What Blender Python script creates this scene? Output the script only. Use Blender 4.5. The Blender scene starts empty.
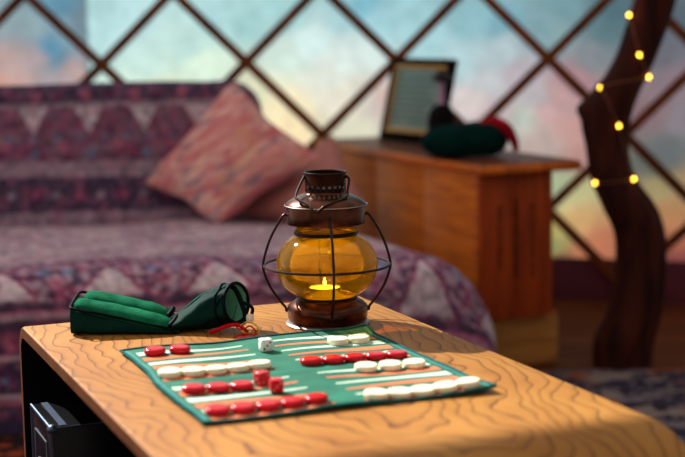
import bpy, bmesh, math, random
from mathutils import Vector, Matrix, noise
from math import sin, cos, tan, pi, sqrt, atan2, radians, exp
random.seed(7)
C = bpy.context.scene.collection
S = bpy.context.scene

# ------------------------------------------------------------------ camera
EYE = Vector((0, 0, .78)); FPX = 1487.8; PITCH = .1374; ROLL = .0165
F_ = Vector((0, cos(PITCH), -sin(PITCH))); R_ = Vector((1, 0, 0)); U_ = Vector((0, sin(PITCH), cos(PITCH)))
cr, sr = cos(ROLL), sin(ROLL)
camd = bpy.data.cameras.new('camera'); cam = bpy.data.objects.new('camera', camd); C.objects.link(cam)
camd.sensor_width = 36; camd.lens = 36 * FPX / 685
Rr = R_ * cr - U_ * sr; Ur = U_ * cr + R_ * sr
m = Matrix((Rr, Ur, -F_)).transposed().to_4x4(); m.translation = EYE
cam.matrix_world = m
camd.clip_start = .02
camd.dof.use_dof = True; camd.dof.focus_distance = 1.80; camd.dof.aperture_fstop = 3.9
S.camera = cam

# ------------------------------------------------------------------ world, sun, exposure
w = bpy.data.worlds.new('daylight'); S.world = w; w.use_nodes = True
bg = w.node_tree.nodes['Background']; bg.inputs[0].default_value = (.90, .96, 1, 1); bg.inputs[1].default_value = 1.05
sund = bpy.data.lights.new('sun', 'SUN'); sund.energy = 9.6; sund.angle = radians(.6); sund.color = (1, .95, .86)
sun = bpy.data.objects.new('sun', sund); C.objects.link(sun)
EL = radians(40); AZ = radians(45)
SUND = Vector((sin(AZ) * cos(EL), -cos(AZ) * cos(EL), -sin(EL)))     # the way the light travels
sun.rotation_euler = SUND.to_track_quat('-Z', 'Y').to_euler(); sun.location = (-3, 4, 5)
S.view_settings.view_transform = 'Standard'; S.view_settings.look = 'None'
S.view_settings.exposure = 0; S.view_settings.gamma = 1; S.view_settings.use_curve_mapping = False

# ------------------------------------------------------------------ helpers
def ray(px, py):
    a, b = px - 342.5, py - 228.5
    u = a * cr - b * sr; v = a * sr + b * cr
    return F_ + R_ * (u / FPX) - U_ * (v / FPX)
def aty(px, py, y):
    r = ray(px, py); return EYE + r * (y / r.y)
def lin(c):
    f = lambda x: x / 12.92 if x <= .04045 else ((x + .055) / 1.055) ** 2.4
    return tuple(f(x / 255) for x in c)
def col(r, g, b): return (*lin((r, g, b)), 1)

class NT:
    def __init__(s, name):
        s.m = bpy.data.materials.new(name); s.m.use_nodes = True
        s.t = s.m.node_tree; s.t.nodes.clear(); s.out = s.t.nodes.new('ShaderNodeOutputMaterial')
    def n(s, typ, ins=None, **kw):
        nd = s.t.nodes.new('ShaderNode' + typ)
        for k, v in kw.items(): setattr(nd, k, v)
        for k, v in (ins or {}).items():
            if isinstance(v, bpy.types.NodeSocket): s.t.links.new(v, nd.inputs[k])
            else: nd.inputs[k].default_value = v
        return nd
    def math(s, op, a, b=0.): return s.n('Math', {0: a, 1: b}, operation=op).outputs[0]
    def mix(s, f, a, b, mode='MIX'):
        nd = s.t.nodes.new('ShaderNodeMix'); nd.data_type = 'RGBA'; nd.blend_type = mode
        for i, v in ((0, f), (6, a), (7, b)):
            if isinstance(v, bpy.types.NodeSocket): s.t.links.new(v, nd.inputs[i])
            else: nd.inputs[i].default_value = v
        return nd.outputs[2]
    def ramp(s, f, stops, interp='LINEAR'):
        nd = s.t.nodes.new('ShaderNodeValToRGB'); nd.color_ramp.interpolation = interp
        el = nd.color_ramp.elements
        while len(el) < len(stops): el.new(.5)
        for e, (p, c) in zip(el, stops): e.position = p; e.color = c if len(c) == 4 else (*c, 1)
        s.t.links.new(f, nd.inputs[0]); return nd.outputs[0]
    def obj(s): return s.n('TexCoord').outputs['Object']
    def mapping(s, v, sc=(1, 1, 1), rot=(0, 0, 0), loc=(0, 0, 0)):
        return s.n('Mapping', {0: v, 1: loc, 2: rot, 3: sc}).outputs[0]
    def noise(s, v, scale, detail=3, rough=.55, dist=0.):
        return s.n('TexNoise', {'Vector': v, 'Scale': scale, 'Detail': detail, 'Roughness': rough, 'Distortion': dist}).outputs[0]
    def bump(s, h, strength, dist):
        return s.n('Bump', {'Height': h, 'Strength': strength, 'Distance': dist}).outputs[0]
    def pbr(s, color, rough=.6, metal=0., normal=None, spec=.5, **kw):
        d = {'Base Color': color, 'Roughness': rough, 'Metallic': metal, 'Specular IOR Level': spec}
        if normal is not None: d['Normal'] = normal
        d.update(kw)
        p = s.n('BsdfPrincipled', d); s.t.links.new(p.outputs[0], s.out.inputs[0]); return s.m
    def surf(s, sh): s.t.links.new(sh, s.out.inputs[0]); return s.m

def plain(name, c, rough=.6, metal=0., var=.12, nscale=60, bump=0., spec=.2):
    k = NT(name); v = k.obj(); nz = k.noise(v, nscale)
    c2 = tuple(x * (1 - var) for x in c[:3]) + (1,); c1 = tuple(min(1, x * (1 + var)) for x in c[:3]) + (1,)
    cc = k.mix(nz, c2, c1)
    nrm = k.bump(k.noise(v, nscale * 3, 4), bump, .001) if bump else None
    return k.pbr(cc, rough, metal, nrm, spec)

def link(name, me, m=None, parent=None):
    o = bpy.data.objects.new(name, me); C.objects.link(o)
    if m is not None:
        for x in (m if isinstance(m, (list, tuple)) else [m]): me.materials.append(x)
    if parent is not None: o.parent = parent
    return o
def obj(name, bm, m=None, parent=None, smooth=True, angle=40):
    bmesh.ops.recalc_face_normals(bm, faces=bm.faces)
    if smooth:
        for f in bm.faces: f.smooth = True
        for e in bm.edges:
            if len(e.link_faces) == 2 and e.calc_face_angle(0) > radians(angle): e.smooth = False
    me = bpy.data.meshes.new(name); bm.to_mesh(me); bm.free()
    return link(name, me, m, parent)
def tag(o, label=None, cat=None, group=None, kind=None):
    if label: o['label'] = label
    if cat: o['category'] = cat
    if group: o['group'] = group
    if kind: o['kind'] = kind
    return o
def thing(name, label, cat, loc=(0, 0, 0), rz=0, group=None):
    o = bpy.data.objects.new(name, None); C.objects.link(o); o.empty_display_size = .05
    o.location = loc; o.rotation_euler = (0, 0, rz); return tag(o, label, cat, group)
def B(): return bmesh.new()

def lathe(bm, prof, seg=48, cx=0, cy=0, cz=0, mi=0):
    rings = []
    for r, z in prof:
        if r < 1e-6: rings.append([bm.verts.new((cx, cy, cz + z))])
        else: rings.append([bm.verts.new((cx + r * cos(2 * pi * i / seg), cy + r * sin(2 * pi * i / seg), cz + z)) for i in range(seg)])
    for a, b in zip(rings, rings[1:]):
        for i in range(seg):
            j = (i + 1) % seg
            if len(a) == 1 and len(b) == 1: continue
            if len(a) == 1: f = bm.faces.new((a[0], b[i], b[j]))
            elif len(b) == 1: f = bm.faces.new((a[i], a[j], b[0]))
            else: f = bm.faces.new((a[i], a[j], b[j], b[i]))
            f.material_index = mi
    return bm
def tube(bm, pts, r, seg=8, closed=False, flat=1.):
    pts = [Vector(p) for p in pts]; n = len(pts); rings = []
    rr = r if isinstance(r, (list, tuple)) else [r] * n
    nrm = None
    for i, p in enumerate(pts):
        if closed: d = pts[(i + 1) % n] - pts[i - 1]
        else: d = pts[min(i + 1, n - 1)] - pts[max(i - 1, 0)]
        d.normalize()
        if nrm is None:
            nrm = d.orthogonal().normalized()
        nrm = (nrm - d * nrm.dot(d)).normalized()
        b = d.cross(nrm)
        rings.append([bm.verts.new(p + (nrm * cos(2 * pi * k / seg) + b * sin(2 * pi * k / seg) * flat) * rr[i]) for k in range(seg)])
    m_ = n if closed else n - 1
    for i in range(m_):
        a, b2 = rings[i], rings[(i + 1) % n]; off = 0
        if closed and i == n - 1:
            off = min(range(seg), key=lambda o_: (a[0].co - b2[o_].co).length)
        for k in range(seg):
            bm.faces.new((a[k], a[(k + 1) % seg], b2[(k + 1 + off) % seg], b2[(k + off) % seg]))
    if not closed:
        bm.faces.new(rings[0][::-1]); bm.faces.new(rings[-1])
    return bm
def curve(pts, n=8):      # Catmull-Rom through the points
    P = [Vector(p) for p in pts]; P = [P[0] * 2 - P[1]] + P + [P[-1] * 2 - P[-2]]; out = []
    for i in range(1, len(P) - 2):
        for k in range(n):
            t = k / n; a, b, c, d = P[i - 1:i + 3]
            out.append(.5 * ((2 * b) + (c - a) * t + (2 * a - 5 * b + 4 * c - d) * t * t + (3 * b - a - 3 * c + d) * t ** 3))
    out.append(P[-2]); return out
def box(bm, x0, x1, y0, y1, z0, z1, bev=0., seg=2, mi=0):
    M = Matrix.Translation(((x0 + x1) / 2, (y0 + y1) / 2, (z0 + z1) / 2)) @ Matrix.Diagonal((x1 - x0, y1 - y0, z1 - z0, 1))
    r = bmesh.ops.create_cube(bm, size=1, matrix=M)
    es = list({e for v in r['verts'] for e in v.link_edges})
    fs = list({f for v in r['verts'] for f in v.link_faces})
    for f in fs: f.material_index = mi
    if bev: bmesh.ops.bevel(bm, geom=es, offset=bev, segments=seg, profile=.5, affect='EDGES')
    return bm
def grid(bm, fn, nu, nv, closed_u=False):
    V = [[bm.verts.new(fn(i / nu, j / nv)) for j in range(nv + 1)] for i in range(nu if closed_u else nu + 1)]
    n = len(V)
    for i in range(nu):
        for j in range(nv):
            a, b = V[i], V[(i + 1) % n]
            bm.faces.new((a[j], b[j], b[j + 1], a[j + 1]))
    return V
def prism(bm, outline, y0, y1):        # (x, z) outline swept along y
    a = [bm.verts.new((x, y0, z)) for x, z in outline]; b = [bm.verts.new((x, y1, z)) for x, z in outline]
    n = len(a); bm.faces.new(a); bm.faces.new(b[::-1])
    for i in range(n): bm.faces.new((a[i], b[i], b[(i + 1) % n], a[(i + 1) % n]))
    return bm
def attr_colors(o, fn):
    me = o.data; ca = me.color_attributes.new('Dye', 'FLOAT_COLOR', 'POINT')
    for i, v in enumerate(me.vertices): ca.data[i].color = (*fn(v.co), 1)

# ------------------------------------------------------------------ materials
def wood_top():
    k = NT('oak_veneer'); v = k.obj()
    sep = k.n('SeparateXYZ', {0: v}); x, y = sep.outputs[0], sep.outputs[1]
    warp = k.noise(v, 6.5, 2, .5); warp2 = k.noise(k.mapping(v, (1, .5, 1)), 24, 2, .5)
    dx = k.math('MULTIPLY', k.math('SUBTRACT', x, .24), 2.6); dy = k.math('MULTIPLY', k.math('ADD', y, .20), .95)
    d = k.math('SQRT', k.math('ADD', k.math('MULTIPLY', dx, dx), k.math('MULTIPLY', dy, dy)))
    f = k.math('ADD', k.math('ADD', d, k.math('MULTIPLY', warp, .34)), k.math('MULTIPLY', warp2, .05))
    fr = k.math('FRACT', k.math('MULTIPLY', f, 27))
    line = k.ramp(fr, [(0, (0, 0, 0)), (.60, (.04, .04, .04)), (.86, (.30, .30, .30)), (.955, (1, 1, 1)), (1, (0, 0, 0))])
    fine = k.noise(k.mapping(v, (60, 5, 5)), 8, 4, .6)
    tone = k.ramp(k.noise(k.mapping(v, (1.4, .7, 1)), 6, 3), [(.3, (0, 0, 0)), (.7, (1, 1, 1))])
    base = k.mix(tone, col(142, 92, 42), col(184, 134, 68))
    base = k.mix(k.math('MULTIPLY', fine, .45), base, col(140, 80, 38))
    c = k.mix(k.math('MULTIPLY', line, .92), base, col(70, 32, 26))
    return k.pbr(c, k.math('ADD', k.math('MULTIPLY', fine, .15), .42), 0, k.bump(fine, .15, .0006), .12)
def wood(name, c1, c2, sc=(2, 30, 30), rough=.5, bands=9, spec=.15):
    k = NT(name); v = k.obj(); mv = k.mapping(v, sc)
    n1 = k.noise(mv, 1.6, 5, .6, .6); n2 = k.noise(k.mapping(v, tuple(s * 3 for s in sc)), 2, 3)
    c = k.mix(k.ramp(n1, [(.3, (0, 0, 0)), (.7, (1, 1, 1))]), c1, c2)
    c = k.mix(k.math('MULTIPLY', n2, .35), c, tuple(a * .55 for a in c1[:3]) + (1,))
    return k.pbr(c, rough, 0, k.bump(n2, .2, .002), spec)
def fabric(name, c, c2, scale=300, rough=.9, bump=.4, spec=.02, sheen=0.):
    k = NT(name); v = k.obj()
    n = k.noise(v, scale, 3); big = k.ramp(k.noise(v, scale / 12, 3), [(.3, (0, 0, 0)), (.7, (1, 1, 1))])
    cc = k.mix(big, c, c2)
    cc = k.mix(k.math('MULTIPLY', n, .3), cc, tuple(a * .5 for a in c[:3]) + (1,))
    return k.pbr(cc, rough, 0, k.bump(n, bump, .001), spec, **{'Sheen Weight': sheen})
def dyed(name, translucent=False, rough=.9, nsc=90, gain=1.):
    k = NT(name); v = k.obj()
    c = k.n('Attribute', attribute_name='Dye').outputs['Color']
    nz = k.noise(v, nsc, 4)
    c = k.mix(.18 if translucent else .35, c, k.mix(nz, (0, 0, 0, 1), (1, 1, 1, 1)), 'OVERLAY')
    if not translucent: return k.pbr(c, rough, 0, k.bump(nz, .3, .003), .15)
    tr = k.n('BsdfTranslucent', {'Color': c}); df = k.n('BsdfDiffuse', {'Color': c})
    mx = k.n('MixShader', {0: .12, 1: tr.outputs[0], 2: df.outputs[0]})
    return k.surf(mx.outputs[0])

M_black = plain('black_metal', (.012, .010, .010, 1), .38, .7, .2, 80)
M_greenD = fabric('dark_green_felt', col(2, 38, 38), col(6, 56, 52), 420, .7, .3, .06)
M_greenL = fabric('bright_green_velvet', col(8, 84, 60), col(28, 124, 90), 700, .85, 1., .03)
M_greenM = fabric('green_lining', col(96, 178, 150), col(130, 200, 172), 400, .8)
M_pipe = fabric('navy_black_piping', col(5, 12, 22), col(10, 20, 32), 500, .6, .2, .05)

# ------------------------------------------------------------------ the yurt: floor, cloth wall, ceiling canvas
WC = Vector((-.3, .9)); WR = 3.35; ZT = 2.4
def wallpt(th, z, r=WR): return Vector((WC.x + r * sin(th), WC.y + r * cos(th), z))
def onwall(px, py):
    d = ray(px, py); ox, oy = EYE.x - WC.x, EYE.y - WC.y
    a = d.x ** 2 + d.y ** 2; b = 2 * (ox * d.x + oy * d.y); c = ox * ox + oy * oy - WR * WR
    t = (-b + sqrt(b * b - 4 * a * c)) / (2 * a); p = EYE + d * t
    return atan2(p.x - WC.x, p.y - WC.y), p.z
DY = [(0, 10, (112, 140, 152)), (20, 30, (120, 148, 160)), (10, 70, (168, 140, 138)), (45, 50, (60, 132, 168)), (60, 30, (110, 150, 165)), (62, 70, (160, 136, 140)),
      (75, 78, (168, 140, 138)), (78, 20, (96, 122, 140)), (50, 5, (70, 130, 160)), (30, 60, (160, 140, 146)), (52, 62, (70, 130, 156)), (2, 84, (180, 132, 124)),
      (100, 20, (150, 198, 205)), (135, 15, (160, 205, 212)), (150, 60, (172, 210, 205)), (190, 45, (165, 208, 205)), (160, 80, (196, 214, 186)),
      (205, 72, (196, 222, 200)), (215, 20, (150, 200, 208)), (250, 30, (140, 196, 200)), (285, 15, (140, 196, 202)), (280, 55, (190, 216, 208)),
      (262, 85, (212, 214, 176)), (285, 105, (230, 214, 166)), (300, 128, (238, 214, 160)), (310, 40, (190, 220, 222)), (330, 75, (208, 216, 206)), (345, 60, (200, 220, 218)),
      (340, 100, (218, 212, 194)), (350, 20, (150, 200, 210)), (365, 8, (100, 176, 200)), (385, 25, (140, 198, 212)), (372, 60, (200, 222, 220)), (365, 95, (206, 204, 190)),
      (380, 95, (206, 176, 170)), (350, 125, (206, 204, 178)), (415, 20, (140, 196, 208)), (430, 40, (150, 205, 216)), (455, 60, (168, 206, 216)), (470, 25, (126, 186, 200)),
      (500, 30, (104, 170, 190)), (480, 80, (192, 198, 206)), (465, 100, (214, 198, 198)), (490, 115, (204, 178, 184)), (500, 55, (170, 196, 206)),
      (515, 75, (186, 172, 184)), (535, 30, (116, 160, 172)), (560, 15, (110, 160, 172)), (555, 35, (124, 164, 172)), (520, 120, (180, 190, 178)), (530, 100, (176, 168, 176)),
      (540, 115, (210, 160, 160)), (560, 95, (196, 150, 152)), (575, 75, (180, 130, 140)), (590, 50, (130, 140, 150)), (600, 25, (88, 128, 140)), (615, 10, (76, 116, 130)),
      (545, 150, (190, 164, 158)), (570, 130, (206, 150, 144)), (575, 160, (196, 140, 132)), (560, 185, (170, 186, 140)), (575, 195, (196, 190, 120)), (560, 225, (190, 170, 70)), (555, 245, (150, 150, 70)), (580, 222, (214, 160, 80)),
      (590, 250, (206, 112, 60)), (605, 240, (200, 108, 62)), (565, 262, (140, 80, 50)), (600, 275, (110, 50, 48)), (570, 285, (80, 36, 48)), (600, 300, (70, 30, 50)), (560, 300, (72, 36, 60)),
      (650, 20, (86, 104, 118)), (675, 15, (92, 110, 124)), (660, 50, (110, 112, 126)), (670, 90, (150, 124, 136)), (650, 110, (148, 116, 124)), (680, 120, (140, 130, 140)),
      (665, 150, (110, 116, 120)), (650, 165, (100, 108, 100)), (660, 190, (170, 150, 90)), (680, 190, (176, 140, 90)), (680, 225, (204, 130, 66)), (672, 212, (190, 130, 66)), (680, 265, (150, 66, 60)), (678, 290, (90, 36, 56)), (678, 305, (70, 28, 50)), (678, 245, (190, 96, 56))]
DYP = [(*onwall(x, y), lin(c)) for x, y, c in DY]
DYP = [(a * WR, z, c) for a, z, c in DYP]
SEAM = onwall(86, 40)[0] * WR
def dye(co):
    s = atan2(co.x - WC.x, co.y - WC.y) * WR; z = co.z
    n = noise.noise_vector(Vector((s * 5, z * 5, 1.3))) * .03 + noise.noise_vector(Vector((s * 14, z * 14, 4.))) * .014
    s0 = s; s += n.x; z += n.y
    W = 0; r = g = b = 0
    left = s0 < SEAM
    if s0 < -1.15 or s0 > 1.5 or z > 1.0 or z < -.1:      # beyond the view: keep drifting sky tones
        s = max(-1.1, min(1.4, s0)) ; zz = .05 + (z * .9) % .85 if z > 1.0 else z
        z = zz if z <= 1 else .8
        if co.z > 1.0: z = .72 + .1 * noise.noise(Vector((s0 * 2, co.z * 2, 0)))
    for a, q, c in DYP:
        if (a < SEAM) != left and s0 > -1.15: continue
        d2 = (a - s) ** 2 + (q - z) ** 2 * 1.3
        k = 1 / (d2 + .0004) ** 2.1
        W += k; r += k * c[0]; g += k * c[1]; b += k * c[2]
    r, g, b = r / W, g / W, b / W
    if abs(s0 - SEAM) < .007: r, g, b = r * .35, g * .35, b * .4
    n2 = noise.noise(Vector((s0 * 9, co.z * 9, 8.))) * .16 + noise.noise(Vector((s0 * 30, co.z * 22, 2.))) * .10
    L = .3 * r + .59 * g + .11 * b; q = DG * (1 + n2)
    return tuple((x + (L - x) * .24) * q for x in (r, g, b))
DG = .54
M_cloth = dyed('painted_yurt_cloth', True, nsc=30)
bm = B()
N1 = 260
def wf(u, v):
    th = -.48 + u * (1.0)
    return wallpt(th, v * 1.35 - .0)
grid(bm, wf, 300, 130)
wall = obj('wall_back', bm, M_cloth); attr_colors(wall, dye); tag(wall, kind='structure')
bm = B(); grid(bm, lambda u, v: wallpt(-.48 + u * 1.0, 1.35 + v * (ZT - 1.35)), 60, 20)
o = obj('wall_top', bm, M_cloth); attr_colors(o, dye); tag(o, kind='structure')
bm = B(); grid(bm, lambda u, v: wallpt(.52 + u * (2 * pi - 1.0), v * ZT), 120, 10)
k = NT('plain_canvas'); M_canvas = k.surf(k.n('MixShader', {0: .5, 1: k.n('BsdfTranslucent', {'Color': (.50, .45, .41, 1)}).outputs[0],
    2: k.n('BsdfDiffuse', {'Color': k.mix(k.noise(k.obj(), 4), (.32, .28, .24, 1), (.42, .38, .32, 1))}).outputs[0]}).outputs[0])
tag(obj('wall_front', bm, M_canvas), kind='structure')
# ceiling canvas with an added, unseen opening shaped to light only the table
def up(x, y, z0, z): t = (z - z0) / (-SUND.z); return (x - SUND.x * t, y - SUND.y * t)
patch = [(-.62, 1.98), (-.30, 2.28), (.70, 2.12), (.64, 1.475), (-.75, .906)]
hole = [up(x, y, .42, ZT) for x, y in patch]
bm = B()
outer = [bm.verts.new(wallpt(2 * pi * i / 72, ZT)) for i in range(72)]
inner = [bm.verts.new((x, y, ZT)) for x, y in hole]
es = [bm.edges.new((outer[i], outer[(i + 1) % 72])) for i in range(72)] + [bm.edges.new((inner[i], inner[(i + 1) % len(inner)])) for i in range(len(inner))]
bmesh.ops.triangle_fill(bm, use_beauty=True, edges=es)
k = NT('ceiling_canvas'); M_ceil = k.surf(k.n('MixShader', {0: .5, 1: k.n('BsdfTranslucent', {'Color': (.42, .37, .30, 1)}).outputs[0],
    2: k.n('BsdfDiffuse', {'Color': k.mix(k.noise(k.obj(), 3), (.40, .35, .30, 1), (.5, .44, .37, 1))}).outputs[0]}).outputs[0])
tag(obj('ceiling', bm, M_ceil, smooth=False), kind='structure')
# floor boards
k = NT('floor_boards'); v = k.obj()
br = k.n('TexBrick', {'Vector': k.mapping(v, (1, 1, 1)), 'Color1': col(116, 60, 32), 'Color2': col(90, 44, 24), 'Mortar': col(30, 16, 10), 'Scale': 1., 'Mortar Size': .004, 'Brick Width': 1.4, 'Row Height': .11})
gr = k.noise(k.mapping(v, (3, 40, 1)), 2, 4)
M_floor = k.pbr(k.mix(k.math('MULTIPLY', gr, .6), br.outputs[0], col(60, 28, 16)), .65, 0, None, .08)
bm = B()
bm.faces.new([bm.verts.new(wallpt(2 * pi * i / 72, 0, WR + .02)) for i in range(72)])
tag(obj('floor', bm, M_floor, smooth=False), kind='structure')

# woven band along the foot of the cloth wall
k = NT('purple_hem'); v = k.obj(); M_hem = k.pbr(k.mix(k.noise(v, 12), col(70, 26, 56), col(110, 40, 50)), .9)
bm = B(); grid(bm, lambda u, v: wallpt(-.48 + u, -.001 + v * .12, WR - .006 - .006 * sin(v * pi)), 90, 6)
tag(obj('trim_1', bm, M_hem), kind='structure')

# trellis
M_slat = wood('trellis_wood', col(138, 68, 24), col(62, 30, 14), (6, 6, 6), .55)
tr = thing('trellis', 'brown crossed wooden slats in diamonds against the painted cloth wall', 'trellis')
a0, z0 = onwall(247, 62); a1, _ = onwall(397, 60); DA = a1 - a0; DZ = .2085
def slat(k_, sg, r):
    bm = B(); pts = []
    # a slat passes node (a0 + k DA, z0) with slope sg
    L = []
    for i in range(41):
        z = .02 + (1.5 - .02) * i / 40
        th = a0 + (k_ if k_ > 0 else k_ * .96) * DA + sg * (z - z0) / DZ * DA / 2
        if -.5 < th < .54: L.append((th, z))
    if len(L) < 2: return
    prev = None; hw = .0135
    d = Vector((sg * DA / 2 * WR, DZ)).normalized(); n = Vector((-d.y, d.x)) * hw
    for th, z in L:
        q = [wallpt(th + sx * n.x / WR, z + sx * n.y, rr) for sx, rr in ((-1, r), (1, r), (1, r - .009), (-1, r - .009))]
        q = [bm.verts.new(p) for p in q]
        if prev:
            for i in range(4): bm.faces.new((prev[i], prev[(i + 1) % 4], q[(i + 1) % 4], q[i]))
        else: bm.faces.new(q)
        prev = q
    bm.faces.new(prev[::-1])
    obj('slat', bm, M_slat, tr)
for i in range(-9, 12):
    slat(i, 1, WR - .014); slat(i, -1, WR - .025)
for i in range(-4, 6):
    for j in range(-4, 4):
        for hlf in (0, .5):
            th = a0 + (i + hlf) * DA; z = z0 + (j + hlf) * DZ * 2 / 2 * 2 * .5 * 2
            if .05 < z < 1.45 and -.45 < th < .5:
                p = wallpt(th, z, WR - .036); bm = B(); bmesh.ops.create_icosphere(bm, subdivisions=1, radius=.005, matrix=Matrix.Translation(p)); obj('knot', bm, M_slat, tr)

# ------------------------------------------------------------------ rug on the floor
k = NT('persian_rug'); v = k.obj()
vo = k.n('TexVoronoi', {'Vector': v, 'Scale': 19.}); vo2 = k.n('TexVoronoi', {'Vector': v, 'Scale': 34.})
c = k.ramp(k.n('SeparateColor', {0: vo.outputs['Color']}).outputs[0], [(0, col(44, 40, 60)), (.3, col(92, 84, 96)), (.5, col(124, 108, 108)), (.7, col(54, 46, 66)), (.85, col(130, 70, 50)), (1, col(140, 130, 130))], 'CONSTANT')
c = k.mix(k.ramp(vo2.outputs['Distance'], [(.25, (.5, .5, .5)), (.4, (0, 0, 0))]), c, col(140, 130, 140))
sx = k.n('SeparateXYZ', {0: v}).outputs[0]
c = k.mix(k.ramp(sx, [(0, (1, 1, 1)), (.02, (0, 0, 0))]), c, k.mix(k.ramp(vo.outputs['Distance'], [(.3, (0, 0, 0)), (.5, (1, 1, 1))]), col(150, 66, 40), col(40, 26, 34)))
M_rug = k.pbr(c, .95, 0, k.bump(k.noise(v, 300), .5, .002), .1)
bm = B(); box(bm, -1.5, 1.5, -1.45, 1.45, 0, .008, .003, 2)
rug = obj('rug', bm, M_rug); rug.location = (.1, 1.78, .0); tag(rug, 'dark blue and grey patterned rug on the floor beneath the coffee table', 'rug')

# ------------------------------------------------------------------ sofa under a patterned throw
YS = .22; ES = Vector((cos(YS), sin(YS), 0)); FR = Vector((.345, 3.0, .009))
def blob(d, r, soft=.35): return max(0., min(1., (r - d) / (r * soft)))
CC = {n: lin(c) for n, c in dict(navy=(54, 46, 78), lilac=(164, 144, 166), mauve=(124, 96, 120), maroon=(116, 50, 88), pink=(174, 96, 130), blue=(96, 124, 166), white=(196, 182, 200), dark=(42, 32, 60), grey=(176, 156, 170)).items()}
def mixc(a, b, t): return tuple(x + (y - x) * t for x, y in zip(a, b))
def speck(x, y, s, seed=0.):
    return noise.noise(Vector((x * s, y * s, seed)))
def band_row(c, x, y, y0, pitch, r, colr, sq=1., off=0.):
    dx = ((x - off) / pitch + .5) % 1 - .5; d = sqrt((dx * pitch) ** 2 + ((y - y0) * sq) ** 2)
    return mixc(c, colr, .75 * blob(d, r, .5))
def cover_back(x, h):        # x along the sofa, h height above the seat (0..0.34)
    s1 = speck(x, h, 30, 4.); s2 = speck(x, h, 75, 6.)
    if h > .298: c = mixc(CC['navy'], CC['mauve'], .3 + .5 * s2)
    elif h > .155: c = mixc(CC['mauve'], CC['maroon'], max(0, min(1, .35 + s1 * .9)))
    elif h > .118: c = mixc(CC['mauve'], CC['lilac'], .6 + s1 * .5)
    elif h > .040: c = mixc(CC['navy'], CC['mauve'], .25 + .4 * s2)
    else: c = mixc(CC['mauve'], CC['lilac'], .5 + s1 * .6)
    c = band_row(c, x, h, .320, .118, .019, CC['pink'], off=.02)
    c = band_row(c, x, h, .320, .118, .012, CC['maroon'], off=.08)
    if .226 < h < .288:          # small pale hanging points
        dx = abs((x / .133 + .5) % 1 - .5) * .133; wdt = (h - .226) / .062 * .034
        if dx < wdt: c = mixc(CC['white'], CC['mauve'], .12 + .4 * s2)
    if .288 < h < .298: c = mixc(CC['lilac'], CC['mauve'], .4)
    c = band_row(c, x, h, .215, .056, .010, CC['blue'], off=.02)
    c = band_row(c, x, h, .195, .133, .016, CC['pink'], off=.0665)
    c = band_row(c, x, h, .178, .133, .015, CC['blue'], off=.0)
    c = band_row(c, x, h, .175, .066, .008, CC['navy'], off=.033)
    c = band_row(c, x, h, .080, .105, .022, CC['maroon'], off=.01)
    c = band_row(c, x, h, .080, .105, .010, CC['pink'], off=.01)
    c = band_row(c, x, h, .080, .105, .012, CC['lilac'], off=.06)
    return c
def cover_seat(x, a):        # a runs from the back of the seat over the front edge and down
    s1 = speck(x, a, 60, 2.); s2 = speck(x, a, 24, 5.); s3 = speck(x, a, 8, 1.)
    c = mixc(CC['grey'], CC['mauve'], max(0, min(1, .35 + s1 * .8 + s2 * .5 + s3 * .5)))
    if a > .62:
        t = (a - .66) * (1 - .38 * max(0, min(1, (x + .55) / .3)))
        c = mixc(CC['mauve'], CC['maroon'], max(0, min(1, .25 + s2 * 1.3)))
        if s1 > .12: c = mixc(c, CC['lilac'], .7)
        if s1 < -.16: c = mixc(c, CC['navy'], .7)
        dx = abs(((x - .03) / .21 + .5) % 1 - .5) * .21
        wdt = (t - .030) * .85                  # pale pointed shapes
        if .03 < t < .115:
            if dx < wdt - .010: c = mixc(CC['white'], CC['mauve'], .15 + .9 * max(0, s1))
            elif dx < wdt: c = CC['maroon']
        c = band_row(c, x, t, .050, .21, .015, CC['blue'], off=.03 + .082); c = band_row(c, x, t, .050, .21, .015, CC['blue'], off=.03 + .128)
        c = band_row(c, x, t, .082, .21, .018, CC['pink'], off=.03 + .105); c = band_row(c, x, t, .082, .21, .009, CC['navy'], off=.03 + .105)
        c = band_row(c, x, t, .018, .048, .012, CC['pink']); c = band_row(c, x, t, .000, .048, .009, CC['maroon'], off=.024)
        if t > .125: c = mixc(CC['navy'], CC['maroon'], max(0, .2 + s2))
        for b, cc_ in ((.128, 'dark'), (.140, 'pink'), (.150, 'lilac'), (.160, 'dark'), (.225, 'lilac'), (.236, 'dark'), (.30, 'lilac'), (.312, 'pink'), (.325, 'dark')):
            if abs(t - b) < .0055: c = mixc(CC[cc_], CC['mauve'], .25)
        c = band_row(c, x, t, .193, .10, .026, CC['pink']); c = band_row(c, x, t, .193, .10, .016, CC['maroon']); c = band_row(c, x, t, .193, .10, .013, CC['lilac'], off=.05)
        c = band_row(c, x, t, .268, .12, .026, CC['maroon'], off=.03); c = band_row(c, x, t, .268, .12, .012, CC['pink'], off=.03); c = band_row(c, x, t, .268, .06, .009, CC['blue'], off=.0)
    return c
def weave(c, x, y):
    n = speck(x, y, 110, 9.) * .5 + speck(x, y, 45, 3.) * .35
    q = speck(x, y, 38, 7.)
    alt = CC['pink'] if q > .18 else CC['dark']
    c = mixc(c, alt, .25 if abs(q) > .18 else 0)
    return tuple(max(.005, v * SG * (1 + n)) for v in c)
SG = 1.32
M_throw = dyed('woven_throw', False, .95, 160)
sofa = thing('sofa', 'low sofa covered with purple and maroon patterned woven throws', 'sofa', FR, YS)
SL = 2.0; SD = .98; SH = .30; SR = .075
def fold(x, y, z): return noise.noise(Vector((x * 3, y * 4, z * 4))) * .012 + noise.noise(Vector((x * 9, y * 7, z * 9))) * .005
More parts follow.
